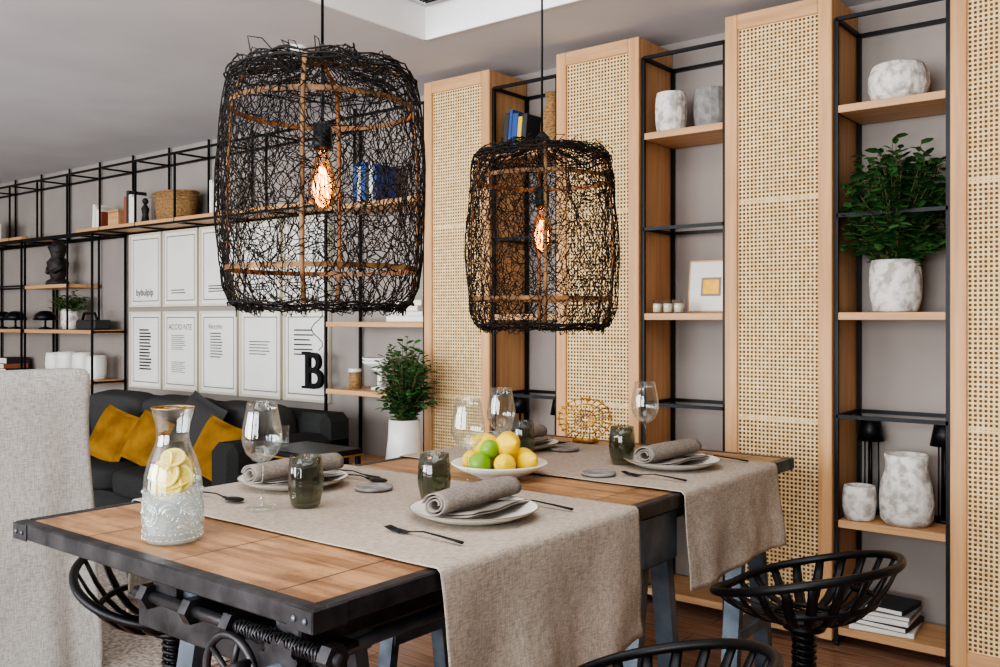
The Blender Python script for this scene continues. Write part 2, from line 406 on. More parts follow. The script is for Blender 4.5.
def pillow(c,s,mt,rot):
    b=MB()
    def fn(u,v,sg):
        x=(u-.5)*2;z=(v-.5)*2
        t=(1-x**4)*(1-z**4)
        return Vector((x*s/2*(1-.05*(1-z*z)*(abs(x)**3)),sg*t**.6*s*.17,z*s/2*(1-.05*(1-x*x)*(abs(z)**3))))
    rm=Euler(rot).to_matrix()
    for sg in (-1,1): b.grid(lambda u,v:rm@fn(u,v,sg)+Vector(c),14,14,mt)
    b.obj('throw_pillow',weld=True)
pillow((-5.18,2.82,.515),.32,'mustard',(-.40,.22,.1))
pillow((-4.84,2.86,.505),.30,'mustard',(-.40,.30,.2))
pillow((-4.44,2.90,.585),.38,'sofac',(-.35,.25,-.1))
pillow((-4.10,2.80,.525),.31,'mustard',(-.40,.25,.1))

# side table
b=MB()
tx,ty=-3.32,2.76
b.box((tx-.2,ty-.15,.585),(tx+.2,ty+.15,.61),'black',.004)
b.box((tx-.2,ty-.152,.578),(tx+.2,ty+.152,.586),'gold')
b.box((tx-.17,ty-.13,.30),(tx+.17,ty+.13,.315),'black')
for sx in(-1,1):
    for sy in (-1,1): b.rod((tx+sx*.18,ty+sy*.135,0.001),(tx+sx*.18,ty+sy*.135,.58),.02,'black')
b.obj('side_table')
b=MB(); b.lathe([(.0,.002),(.03,.002),(.035,.02),(.036,.10),(.034,.10),(.033,.02),(.0,.008)],(-3.42,2.68,.611),'glass',24); b.obj('water_glass')

# slipcovered armchair
b=MB()
def rring(x0,x1,y0,y1,r,n=18):
    pts=[]
    def seg(a,bv,k):
        for i in range(k): t=i/k; pts.append((a[0]+(bv[0]-a[0])*t,a[1]+(bv[1]-a[1])*t))
    def arc(cx,cy,a0):
        for i in range(5): a=a0+math.pi/2*i/5; pts.append((cx+r*math.cos(a),cy+r*math.sin(a)))
    arc(x1-r,y1-r,0); seg((x1-r,y1),(x0+r,y1),n); arc(x0+r,y1-r,math.pi/2); seg((x0,y1-r),(x0,y0+r),n)
    arc(x0+r,y0+r,math.pi); seg((x0+r,y0),(x1-r,y0),n); arc(x1-r,y0+r,1.5*math.pi); seg((x1,y0+r),(x1,y1-r),n)
    return pts
def drape(b,x0,x1,y0,y1,z0,z1,mt,amp=.012,top=True):
    rg=rring(x0,x1,y0,y1,.03); n=len(rg); cx,cy=(x0+x1)/2,(y0+y1)/2
    vs=[];Z=[]
    for i in range(15): Z.append((z0+(z1-.02-z0)*i/14,0))
    Z+= [(z1-.006,.01),(z1,.025)]
    for z,ins in Z:
        f=(1-(z-z0)/(z1-z0))**1.1
        for k,(x,y) in enumerate(rg):
            dx,dy=x-cx,y-cy
            s=k/n*2*math.pi
            rip=amp*f*(math.sin(s*17)+.6*math.sin(s*29+1.3)+.8)+f*.02+.010*noise.noise(Vector((x*6,y*6,z*4)))
            kx=1+ (rip-ins)/max(abs(x0-x1)/2,.01); ky=1+(rip-ins)/((y1-y0)/2)
            vs.append((cx+dx*kx,cy+dy*ky,z))
    fs=[]
    for j in range(len(Z)-1):
        for k in range(n):
            fs.append((j*n+k,j*n+(k+1)%n,(j+1)*n+(k+1)%n,(j+1)*n+k))
    fs.append(tuple((len(Z)-1)*n+k for k in range(n)))
    b.add(vs,fs,mt,True)
drape(b,-3.16,-3.03,.80,1.575,.018,1.035,'slip')
drape(b,-3.72,-3.17,.82,1.55,.018,.48,'slip')
drape(b,-3.72,-3.17,.82,.93,.1,.66,'slip',.004); drape(b,-3.72,-3.17,1.44,1.55,.1,.66,'slip',.004)
b.obj('slipcovered_armchair')

# ---------------------------------------------------------------- dining table
TX0,TX1,TY0,TY1=-2.13,-1.11,.93,2.94; TZ=.75
b=MB(); fw=.03
b.box((TX0+fw,TY0+fw,TZ-.035),(TX1-fw,TY1-fw,TZ-.001),'tabw')
for (x0,x1,y0,y1) in ((TX0,TX1,TY0,TY0+fw),(TX0,TX1,TY1-fw,TY1),(TX0,TX0+fw,TY0+fw,TY1-fw),(TX1-fw,TX1,TY0+fw,TY1-fw)):
    b.box((x0,y0,TZ-.036),(x1,y1,TZ),'iron',.003)
for x in (TX0-.002,TX1-.06):
    b.box((x,TY0-.003,TZ-.038),(x+.062,TY0+.001,TZ-.002),'iron',.001)
    for k in (.018,.045): b.ball((x+k,TY0-.004,TZ-.02),.0055,'steel',8,6,(1,.6,1))
b.box((TX1-.001,TY0-.003,TZ-.038),(TX1+.003,TY0+.07,TZ-.002),'iron',.001)
b.box((TX0+.16,1.45,.63),(TX0+.22,TY1-.1,.70),'iron',.004)
b.box((TX1-.19,TY0+.08,.63),(TX1-.13,TY1-.1,.70),'iron',.004)
b.box((-1.70,TY0+.08,.633),(-1.62,TY1-.1,.713),'iron',.004)
for y,xa in ((1.06,-1.78),(1.55,-1.70),(2.03,TX0+.08),(2.72,TX0+.08)):
    b.box((xa,y-.035,.565),(TX1-.10,y+.035,.625),'iron',.004)
    b.box((xa-.01,y-.05,.625),(TX1-.09,y+.05,.633),'iron')
def leg(xt,y,sx):
    for dy,bt in ((-.05,-.13),(.05,.13)):
        b.tube([(xt,y+dy,.66),(xt+sx*.02,y+bt*1.1,.0)],.036,'steel',4,smooth=False,sq=(1,.6))
    b.box((xt-.035,y-.09,.58),(xt+.035,y+.09,.712),'steel',.006)
    b.box((xt-.03+sx*.015,y-.12,.22),(xt+.03+sx*.015,y+.12,.26),'steel',.004)
    b.box((xt-.05+sx*.02,y-.19,0.001),(xt+.05+sx*.02,y+.19,.03),'iron',.006)
leg(-1.62,1.12,-1); leg(-1.30,1.12,1); leg(TX1-.050,2.07,.3); leg(TX0+.15,2.07,-.3); leg(TX1-.08,2.74,.3); leg(TX0+.15,2.74,-.3)
b.box((-1.55,1.09,.22),(-1.37,1.15,.27),'iron',.004)
b.tube([(-1.62,1.1,.24),(-1.62,2.7,.24)],.022,'iron',12)
def gear(c,r,w,teeth):
    n=teeth*4; vs=[];fs=[]
    for s_ in (-1,1):
        for k in range(n):
            a=2*math.pi*k/n; rr=r if (k%4)<2 else r*.86
            vs.append((c[0]+rr*math.cos(a),c[1]+s_*w/2,c[2]+rr*math.sin(a)))
    fs.append(tuple(range(n))); fs.append(tuple(range(2*n-1,n-1,-1)))
    for k in range(n): fs.append((k,(k+1)%n,n+(k+1)%n,n+k))
    b.add(vs,fs,'iron')
gear((-1.27,1.00,.60),.055,.022,14); gear((-1.19,1.02,.585),.034,.022,10)
b.tube([(-1.27,.965,.60),(-1.27,1.6,.60)],.014,'steel',10)
wc=Vector((-1.40,.985,.560))
b.tube([wc+Vector((.075*math.cos(a),0,.075*math.sin(a))) for a in [2*math.pi*i/32 for i in range(32)]],.008,'iron',8,cyc=True)
for i in range(5):
    a=2*math.pi*i/5; b.tube([wc,wc+Vector((.075*math.cos(a),0,.075*math.sin(a)))],.006,'iron',6)
b.tube([wc+Vector((0,-.02,0)),wc+Vector((0,.6,0))],.013,'steel',10)
b.tube([wc+Vector((.06,-.002,.04)),wc+Vector((.06,-.05,.04))],.009,'iron',8)
b.tube([(-1.75,1.005,.645),(-1.13,1.005,.645)],.012,'iron',10)
b.tube([(-1.40+i*.0016,1.005+.0155*math.cos(i*1.2),.645+.0155*math.sin(i*1.2)) for i in range(150)],.0028,'iron',5)
for x in (-1.70,-1.55,-1.42,-1.15): b.tube([(x-.012,1.005,.645),(x+.012,1.005,.645)],.026,'iron',6,smooth=False)
b.obj('dining_table')

# runners
def runner(y0,y1,zl,seed):
    b=MB()
    path=[]
    xr=TX1+.010; xl=TX0-.010
    for i in range(13): path.append((xl,zl+(TZ-.012-zl)*i/12,'l',1-i/12))
    path+=[(xl+.002,TZ-.003,'t',0),(xl+.01,TZ+.004,'t',0)]
    for i in range(1,40): path.append((xl+.01+(xr-xl-.02)*i/40,TZ+.004,'t',0))
    path+=[(xr-.01,TZ+.004,'t',0),(xr-.002,TZ-.003,'t',0)]
    for i in range(21): path.append((xr,TZ-.012-(TZ-.012-zl)*i/20,'r',i/20))
    nu=90; nv=len(path)-1
    def fn(u,v):
        x,z,k,f=path[round(v*nv)]
        y=y0+(y1-y0)*u
        if k=='t':
            z+=.0022*abs(noise.noise(Vector((x*5,y*9,seed))))
        else:
            s=1 if k=='r' else -1
            g=f**.8
            x+=s*g*(.012+.008*math.sin(u*15+seed+f*1.5)+.012*noise.noise(Vector((y*7,f*1.3,seed)))+.010*f+.006*noise.noise(Vector((y*16,f*2.5,seed+9))))
            y+= (u-.5)*-.012*f+ .006*f*noise.noise(Vector((y*3,f*3,seed+3)))
            z+= .006*f*math.sin(u*5+seed)
        return (x,y,z)
    b.grid(fn,nu,nv,'linen')
    b.obj('table_runner',sol=.0016)
runner(1.214,1.915,.455,1.0); runner(2.15,2.77,.505,4.2)
TT=TZ+.0075

# ---------------------------------------------------------------- tableware
def place(name,x,y,z,fn):
    b=MB(); fn(b,x,y,z); return b.obj(name)
def wine(b,x,y,z,s=1):
    P=[(.0,.004),(.036,.002),(.037,.004),(.02,.007),(.005,.012),(.0035,.03),(.0032,.095),(.006,.104),(.02,.112),(.036,.128),(.045,.15),(.0465,.165),(.044,.19),(.038,.22),(.0335,.246),(.0325,.246),(.037,.22),(.043,.19),(.0455,.165),(.044,.15),(.035,.129),(.018,.1135),(.0,.110)]
    b.lathe([(r*s,h*s) for r,h in P],(x,y,z),'glass',36)
def tumbler(b,x,y,z,s=1):
    P=[(.0,.0),(.028,.0),(.034,.006),(.041,.04),(.0425,.06),(.041,.09),(.037,.122),(.0355,.122),(.0395,.09),(.041,.06),(.039,.04),(.032,.012),(.0,.010)]
    b.lathe([(r*s,h*s) for r,h in P],(x,y,z),'smoke',54,fn=lambda r,a,h:r*(1+.018*math.sin(a*18)))
for x,y,s in ((-1.773,1.333,1.02),(-1.557,1.823,.97),(-1.738,2.190,.96),(-1.496,2.643,.98)): place('wine_glass',x,y,TT,lambda b,x,y,z:wine(b,x,y,z,s))
for x,y,s in ((-1.715,1.415,.98),(-1.52,1.653,.95),(-1.809,2.395,.92),(-1.463,2.443,.94)): place('smoked_glass_tumbler',x,y,TT,lambda b,x,y,z:tumbler(b,x,y,z,s))
def plate(b,x,y,z,r=.145):
    k=r/.145
    b.lathe([(.0,.0),(.09*k,.0),(.10*k,.002),(.135*k,.016),(.1445*k,.022)],(x,y,z),'plate',48)
    b.lathe([(.0,.004),(.098*k,.005),(.11*k,.009),(.1435*k,.0235)],(x,y,z),'plate',48)
    b.tube([(x+.1445*k*math.cos(a),y+.1445*k*math.sin(a),z+.0232) for a in [2*math.pi*i/48 for i in range(48)]],.0013,'rimp',6,cyc=True)
PL=[(-1.330,1.578),(-1.965,1.580),(-1.324,2.500),(-1.93,2.52)]
for x,y in PL: place('dinner_plate',x,y,TT,plate)
def napkin(x,y,rz,seed):
    b=MB(); rm=Euler((0,0,rz)).to_matrix(); L=.29
    N=60; T=5.0*math.pi
    z0=TT+.019
    def fn(u,v):
        a=u*T; r=.009+.0165*u
        yy=(v-.5)*L*(1-.03*math.sin(a))
        rr=r*(1+.12*noise.noise(Vector((a*.6,yy*8,seed))))*(1+.10*math.sin(v*3.1))
        return rm@Vector((rr*math.cos(a)*1.3,yy,rr*math.sin(a)*.95))+Vector((x,y,z0+.027))
    b.grid(fn,N,18,'napkin')
    for k,(w,dz) in enumerate(((.095,.0),(.085,.005))):
        def fl(u,v,dz=dz,k=k):
            xx=-.03+.105*u; yy=(v-.5)*(.225-k*.02)
            return rm@Vector((xx,yy,0))+Vector((x,y,TT+.012+dz+.012*(u**2)+.002*math.sin(v*9+seed)))
        b.grid(fl,8,12,'napkin')
    b.obj('rolled_napkin',sol=.0025)
napkin(-1.338,1.59,.05,1); napkin(-1.965,1.585,-.03,2.3); napkin(-1.33,2.50,-.05,3.7); napkin(-1.93,2.52,.03,5)
def coaster(b,x,y,z): b.lathe([(.0,0),(.045,0),(.05,.004),(.05,.008),(.046,.009),(.042,.007),(.0,.007)],(x,y,z),'cerg',36)
for x,y in ((-1.75,1.67),(-1.41,2.225),(-1.768,2.575)): place('coaster',x,y,TT,coaster)
def cutlery(kind,x0,x1,y,z=None):
    b=MB(); z=(z or TT)+.002
    def P(t,dz=0,dy=0): return (x0+(x1-x0)*t,y+dy,z+dz)
    b.tube([P(.34,.004),P(.5,.009),P(.75,.006),P(1,.002)],[.0025,.003,.004,.0055],'black',8,sq=(.5,1))
    if kind=='fork':
        b.tube([P(.34,.004),P(.26,.001),P(.2,.001)],[.003,.009,.011],'black',8,sq=(.3,1))
        for d in (-.0085,-.003,.003,.0085): b.tube([P(.21,.001,d),P(.1,.002,d),P(0,.007,d)],[.0022,.002,.0012],'black',6)
    elif kind=='spoon':
        b.ball(P(.13,.004),.02,'black',16,8,(1.5,1,.25)); b.tube([P(.25,.003),P(.36,.004)],.003,'black',8)
    else:
        b.tube([P(.36,.004),P(.2,.002),P(.05,.002),P(0,.001)],[.004,.009,.009,.002],'black',8,sq=(.2,1))
    b.obj('dinner_'+kind if kind!='spoon' else 'table_spoon')
cutlery('fork',-1.39,-1.18,1.365); cutlery('knife',-1.42,-1.19,1.765); cutlery('spoon',-1.87,-2.08,1.345)
cutlery('knife',-1.85,-2.07,1.79); cutlery('spoon',-1.79,-1.99,1.75)
cutlery('fork',-1.36,-1.16,2.275); cutlery('knife',-1.40,-1.17,2.71); cutlery('fork',-1.84,-2.05,2.71)
# fruit
fx,fy=-1.625,2.04
b=MB(); b.lathe([(.0,.0),(.06,.0),(.065,.006),(.11,.025),(.138,.042),(.136,.046),(.108,.030),(.06,.012),(.0,.010)],(fx,fy,TZ+.001),'plate',48); b.obj('serving_bowl')
b=MB()
def lemf(p):
    k=1+.28*max(0,abs(p.z)-.86)/.14
    return Vector((p.x,p.y,p.z*k))
for dx,dy,dz,m_,r_,rot in ((-.07,-.03,.047,'lemon',.031,(1.2,.3,0)),(-.01,-.075,.049,'lime',.033,(1.4,.2,1)),(.055,-.045,.049,'lemon',.031,(1.3,.5,.5)),(.075,.03,.049,'lemon',.031,(.3,1.2,0)),
    (.0,.02,.049,'lemon',.034,(1.4,0,.4)),(-.065,.045,.047,'lemon',.031,(1.1,0,2)),(.02,.08,.049,'lemon',.031,(1.4,.2,1.7)),
    (-.035,-.02,.095,'lemon',.033,(1.3,.2,-.6)),(.03,-.005,.096,'lemon',.034,(1.2,.9,.9)),(-.005,.05,.094,'lemon',.033,(1,.2,.2)),(.0,-.045,.086,'lime',.028,(1,.9,.2))):
    b.ball((fx+dx,fy+dy,TZ+dz),r_,m_,20,14,(1,1,1.22) if m_=='lemon' else (1,1,1.08),rot,lemf if m_=='lemon' else None)
b.obj('lemons_and_limes')
# carafe
cx,cy,cz=-1.69,1.05,TZ+.001
e=bpy.data.objects.new('glass_carafe',None); bpy.context.scene.collection.objects.link(e)
b=MB()
b.lathe([(.0,.0),(.050,.0),(.056,.006),(.058,.02),(.059,.06),(.0585,.10)],(cx,cy,cz),'frost',48)
b.lathe([(.0585,.10),(.056,.135),(.048,.165),(.038,.188),(.0325,.205),(.032,.22),(.036,.245),(.042,.268),(.0425,.27),(.041,.268),(.0345,.245),(.0305,.22),(.031,.205),(.036,.188),(.046,.165),(.054,.135),(.0565,.10)],(cx,cy,cz),'glass',48)
for j in (0,1,8):
    n_=34
    for i in range(n_):
        a=2*math.pi*(i+.5*(j%2))/n_; z=.010+j*.0115
        b.ball((cx+.0585*math.cos(a),cy+.0585*math.sin(a),cz+z),.0030,'frost',6,4)
for i in range(9):
    a0=2*math.pi*i/9
    for rr in (.019,.011):
        b.tube([(cx+.0592*math.cos(a0+rr/.059*math.cos(t)),cy+.0592*math.sin(a0+rr/.059*math.cos(t)),cz+.06+rr*1.15*math.sin(t)) for t in [2*math.pi*k/18 for k in range(18)]],.0019,'frost',5,cyc=True)
    b.ball((cx+.059*math.cos(a0),cy+.059*math.sin(a0),cz+.06),.004,'frost',6,4)
    for zz in (.036,.084):
        a=a0+math.pi/9; b.ball((cx+.0585*math.cos(a),cy+.0585*math.sin(a),cz+zz),.0045,'frost',6,4)
b.obj('body',e)
b=MB(); b.lathe([(.0,.008),(.053,.01),(.055,.06),(.054,.10),(.0,.101)],(cx,cy,cz),'water',32)
b.obj('water',e)
b=MB(); b.tube([(cx+.042*math.cos(a),cy+.042*math.sin(a),cz+.270) for a in [2*math.pi*i/40 for i in range(40)]],.0014,'gold',6,cyc=True); b.obj('gold_rim',e)
b=MB()
for i,(dx,dy,z,rx,rz_,r) in enumerate(((.0,-.030,.138,1.25,.6,.030),(-.025,.0,.125,1.1,.2,.029),(.028,.005,.128,1.35,1.1,.029),(.0,.0,.168,.7,.9,.025),(.012,-.03,.112,1.0,.7,.031),(-.02,-.015,.158,1.2,-.1,.025),(.015,.02,.15,1.2,1.6,.027),(0,.01,.115,.3,0,.033))):
    rm=Euler((rx,0,rz_)).to_matrix(); n=28; T3=lambda p:rm@Vector(p)+Vector((cx+dx*.6,cy+dy*.6,cz+z))
    def ringp(rr,h): return [T3((rr*r*math.cos(2*math.pi*k/n),rr*r*math.sin(2*math.pi*k/n),h)) for k in range(n)]
    rings=[ringp(*q) for q in ((0,.0015),(.80,.0015),(.84,.0015),(.88,.0015),(1,.001),(1,-.001),(.88,-.0015),(.84,-.0015),(.80,-.0015),(0,-.0015))]
    vs=[p for rg in rings for p in rg]
    for kk in range(9):
        fs=[(kk*n+k2,kk*n+(k2+1)%n,(kk+1)*n+(k2+1)%n,(kk+1)*n+k2) for k2 in range(n)]
        b.add(vs,fs,'lemonf' if kk in (0,8) else ('bookw' if kk in (1,2,6,7) else 'lemon'))
    for k in range(9):
        a=2*math.pi*k/9
        for h in (.0018,-.0018): b.tube([T3((.1*r*math.cos(a),.1*r*math.sin(a),h)),T3((.8*r*math.cos(a),.8*r*math.sin(a),h))],.0006,'bookw',4)
b.obj('lemon_slices',e)
# gold openwork ornament
b=MB(); gx,gy=-1.85,2.83
ux=Vector((.7826,.6225,0))
def GP(a,b_): return Vector((gx,gy,TT+.078))+ux*a+Vector((0,0,b_))+Vector((.6225,-.7826,0))*(-.03*((a/.1)**2))
for r in (.03,.055,.076):
    b.tube([GP(r*1.25*math.cos(t),r*math.sin(t)) for t in [2*math.pi*i/36 for i in range(36)]],.0022,'gold',6,cyc=True)
for i in range(22):
    a=2*math.pi*i/22
    b.tube([GP(.012*math.cos(a),.01*math.sin(a)),GP(.056*math.cos(a+.15),.044*math.sin(a+.15)),GP(.098*math.cos(a),.077*math.sin(a))],[.0018,.0018,.003],'gold',6)
    b.ball(GP(.098*math.cos(a),.077*math.sin(a)),.0055,'gold',8,5)
b.box((gx-.04,gy-.03,TZ+.001),(gx+.04,gy+.03,TZ+.012),'gold',.003)
b.obj('gold_openwork_ornament')

# ---------------------------------------------------------------- pendants
def pendant(X,Y,zb,s,seed):
    random.seed(seed)
    e=bpy.data.objects.new('net_pendant_lamp',None); bpy.context.scene.collection.objects.link(e)
    prof=[(0.0,.174),(.01,.205),(.05,.223),(.12,.230),(.22,.235),(.32,.235),(.42,.229),(.49,.221),(.525,.212),(.545,.190),(.553,.14),(.558,.08),(.575,.02)]
    pl=[0]
    for i in range(1,len(prof)): pl.append(pl[-1]+math.hypot(prof[i][0]-prof[i-1][0],prof[i][1]-prof[i-1][1]))
    def at(t):
        t=max(0,min(1,t))*pl[-1]
        for i in range(1,len(pl)):
            if t<=pl[i]:
                f=(t-pl[i-1])/(pl[i]-pl[i-1]); return (prof[i-1][0]+(prof[i][0]-prof[i-1][0])*f, prof[i-1][1]+(prof[i][1]-prof[i-1][1])*f)
        return prof[-1]
    def surf(a,t,off,layer):
        q=Vector((math.cos(a)*1.6,math.sin(a)*1.6,t*3+layer*7+seed))
        a2=a+.18*noise.noise(q*1.7)+.06*noise.noise(q*6)
        t2=t+(.06*noise.noise(q*1.9+Vector((5,0,0)))+.02*noise.noise(q*6.5+Vector((0,9,0))))*min(1,t*12)
        h,r=at(t2)
        rib=.5+.5*math.cos(6*(a2-math.radians(38.5)))
        r=r*off*(1-.035*(1-rib)+.05*noise.noise(q*1.3))
        if t2>.66: h+=.032*noise.noise(Vector((math.cos(a2)*3+seed,math.sin(a2)*3,layer)))-.010*(1-rib)
        if t<.02: h-=.020*abs(noise.noise(q*5))
        return Vector((X+s*r*math.cos(a2),Y+s*r*math.sin(a2),zb+s*h))
    b=MB()
    for layer,(nc,nr,off,rad) in enumerate(((66,46,1.0,.00125),(48,34,.965,.00105))):
        pos={}
        for j in range(nr+1):
            for i in range(nc):
                t=(j+(U(-.32,.32) if 0<j<nr else 0))/nr
                a=2*math.pi*(i+.5*(j%2)+U(-.34,.34))/nc
                pos[(i,j)]=(a,t)
        for j in range(nr):
            if j/nr>.93 and layer: continue
            for i in range(nc):
                if j%2==0: nb=[(i,j+1),(i-1,j+1)]
                else: nb=[(i,j+1),(i+1,j+1)]
                if R()<.18: nb.append((i+1,j))
                for (qi,qj) in nb:
                    if R()>.88: continue
                    if (j/nr>.88) and R()<.5: continue
                    a0,t0=pos[(i,j)]; a1,t1=pos[(qi%nc,qj)]
                    while a1-a0>math.pi: a1-=2*math.pi
                    while a1-a0<-math.pi: a1+=2*math.pi
                    am=(a0+a1)/2+U(-.35,.35)*2*math.pi/nc; tm=(t0+t1)/2+U(-.25,.25)/nr
                    b.tube([surf(a0,t0,off,layer),surf(am,tm,off,layer),surf(a1,t1,off,layer)],rad,'net',3)
    for (h,r,am) in ((.0,.176,.012),(.012,.205,.012),(.535,.200,.018),(.52,.212,.014)):
        for q in range(2):
            pts=[(X+s*(r+.004*math.sin(9*a+q*2))*math.cos(a),Y+s*(r+.004*math.sin(9*a+q*2))*math.sin(a),zb+s*h+am*noise.noise(Vector((math.cos(a)*3,math.sin(a)*3,q+seed+h*9)))) for a in [2*math.pi*i/70 for i in range(70)]]
            b.tube(pts,.0020,'net',4,cyc=True)
    for i in range(22):
        a=2*math.pi*i/22+U(-.1,.1)
        pts=[(.525,.205),(.545,.16),(.553,.10),(.562,.06),(.580,.012)]
        b.tube([(X+s*r*math.cos(a+U(-.05,.05)),Y+s*r*math.sin(a+U(-.05,.05)),zb+s*h+U(-.006,.008)) for h,r in pts],.0015,'net',4)
    for i in range(30):
        a=U(0,6.28); r=U(.10,.20); A=Vector((X+r*math.cos(a),Y+r*math.sin(a),zb+s*(.570-.18*r)))
        d=Vector((U(-.03,.03),U(-.03,.03),U(.010,.030)))
        b.tube([A,A+d,A+d*1.4+Vector((U(-.02,.02),U(-.02,.02),-.008)),A+Vector((d.x*2,d.y*2,-.006))],.0014,'net',3)
    for i in range(46):
        a=U(0,6.28); A=Vector((X+s*.19*math.cos(a),Y+s*.19*math.sin(a),zb+.002)); a2=a+U(.05,.16); B=Vector((X+s*.19*math.cos(a2),Y+s*.19*math.sin(a2),zb+.002))
        b.tube([A,(A*.7+B*.3)+Vector((0,0,-U(.005,.02))),(A*.3+B*.7)+Vector((0,0,-U(.003,.018))),B],.0013,'net',3)
    b.lathe([(.026,.0),(.02,.02),(.007,.035),(.0,.04)],(X,Y,zb+s*.568),'net',14,wob=.3)
    b.obj('net_shade',e)
    b=MB()
    def hoop(h,r,w):
        n=56; vs=[];fs=[]
        for k in range(n):
            a=2*math.pi*k/n
            for rr,hh in ((r-.002,-w),(r+.002,-w),(r+.002,w),(r-.002,w)): vs.append((X+s*rr*math.cos(a),Y+s*rr*math.sin(a),zb+s*h+hh))
        for k in range(n):
            for q in range(4): fs.append((k*4+q,((k+1)%n)*4+q,((k+1)%n)*4+(q+1)%4,k*4+(q+1)%4))
        b.add(vs,fs,'bronze',False)
    hoop(.455,.206,.0055); hoop(.09,.214,.0055)
    for i in range(4):
        a=math.radians(38.5)+i*math.pi/2
        pts=[(.560,.02),(.556,.08),(.550,.14),(.527,.190),(.455,.208),(.32,.216),(.2,.218),(.09,.215),(.01,.197)]
        b.tube([(X+s*r*math.cos(a),Y+s*r*math.sin(a),zb+s*h) for h,r in pts],.0046,'bronze',6,sq=(.7,1.2))
    b.lathe([(.0,.0),(.022,0),(.022,.010),(.0,.012)],(X,Y,zb+s*.556),'bronze',20)
    b.obj('bamboo_frame',e)
    b=MB()
    b.tube([(X,Y,zb+s*.59),(X,Y,rz-.03)],.0035,'black',8); b.lathe([(.0,-.03),(.045,-.028),(.05,-.002),(.0,-.001)],(X,Y,rz),'black',24)
    b.tube([(X,Y,zb+s*.59),(X,Y,zb+.42)],.0035,'black',8)
    b.lathe([(.0,.0),(.019,.0),(.021,.01),(.021,.05),(.012,.062),(.0,.064)],(X,Y,zb+.365),'black',20)
    b.obj('cord_and_socket',e)
    b=MB()
    b.lathe([(.014,.0),(.016,-.02),(.026,-.05),(.033,-.085),(.030,-.115),(.016,-.135),(.0,-.14)],(X,Y,zb+.365),'bulbg',24)
    b.obj('bulb',e)
    b=MB()
    b.tube([(X,Y,zb+.365),(X,Y,zb+.31)],.003,'gold',6)
    for i in range(6):
        a=2*math.pi*i/6; r0,r1=.006,.015
        b.tube([(X+r0*math.cos(a),Y+r0*math.sin(a),zb+.325),(X+r1*math.cos(a+.2),Y+r1*math.sin(a+.2),zb+.25)],.0013,'fil',5)
    b.obj('filament',e)
    L=bpy.data.lights.new('bulb_light','POINT'); L.energy=2.2; L.color=(1,.58,.25); L.shadow_soft_size=.03
    o=bpy.data.objects.new('bulb_light',L); bpy.context.scene.collection.objects.link(o); o.location=(X,Y,zb+.285); o.parent=e
pendant(-1.62,1.385,1.225,1,3); pendant(-1.62,2.24,1.175,.98,11)
random.seed(21)

# ---------------------------------------------------------------- iron tractor-seat chairs
def chair(X,Y,rot):
    b=MB(); rm=Euler((0,0,rot)).to_matrix(); O=Vector((X,Y,0))
    W=lambda x,y,z: rm@Vector((x,y,z))+O
    sz=.49
    def rimp(a):
        c=math.cos(a); r=.228*(1+.03*math.cos(2*a))
        f=1-.10*max(0,-c)**6
        return (r*c*.95*f, r*math.sin(a)*1.02, sz+.018+.115*((1+c)/2)**1.1+.012*abs(math.sin(a)))
    def pan(a,t):
        x,y,z=rimp(a); q=.36+.64*t
        return W(x*q,y*q,(sz-.022)*(1-t**2.2)+z*t**2.2)
    n=64
    b.tube([W(*rimp(2*math.pi*i/n)) for i in range(n)],.0105,'black',8,cyc=True)
    b.tube([pan(2*math.pi*i/n,.0) for i in range(n)],.007,'black',6,cyc=True)
    b.tube([pan(-1.25+2.5*i/30,.62) for i in range(31)],.008,'black',6)
    for i in range(7):
        y=-.066+.022*i; hw=.075*math.sqrt(max(0,1-(y/.082)**2))
        b.tube([W(-hw,y,sz-.022),W(0,y,sz-.027),W(hw,y,sz-.022)],.0085,'black',6,sq=(.3,1))
    b.lathe([(.0,-.004),(.04,-.004),(.04,.002),(.0,.002)],tuple(W(0,0,sz-.026)),'black',20)
    m=22
    for i in range(m):
        a=2*math.pi*(i+.5)/m
        b.tube([pan(a,t) for t in (0,.2,.4,.6,.8,1.0)],[.012,.0135,.0135,.013,.012,.010],'black',6,sq=(.28,1))
    b.tube([W(0,0,sz-.03),W(0,0,.14)],.016,'black',12)
    b.tube([W(.026*math.cos(t*.75),.026*math.sin(t*.75),sz-.06-t*.0019) for t in range(0,150)],.006,'black',6)
    b.lathe([(.0,0),(.05,0),(.055,.010),(.03,.02),(.0,.022)],tuple(W(0,0,sz-.055)),'black',20)
    b.lathe([(.0,0),(.045,0),(.05,.02),(.03,.05),(.0,.06)],tuple(W(0,0,.14)),'black',20)
    for i in range(4):
        a=math.pi/4+i*math.pi/2; c,s2=math.cos(a),math.sin(a)
        b.tube([W(.03*c,.03*s2,.18),W(.11*c,.11*s2,.20),W(.19*c,.19*s2,.12),W(.235*c,.235*s2,.013)],[.014,.014,.012,.012],'black',8)
    b.tube([W(.17*math.cos(a),.17*math.sin(a),.145) for a in [2*math.pi*i/40 for i in range(40)]],.007,'black',6,cyc=True)
    b.obj('iron_tractor_seat_chair')
chair(-.825,2.25,-.1); chair(-.80,1.41,-.05); chair(-2.02,1.26,math.pi-.1)

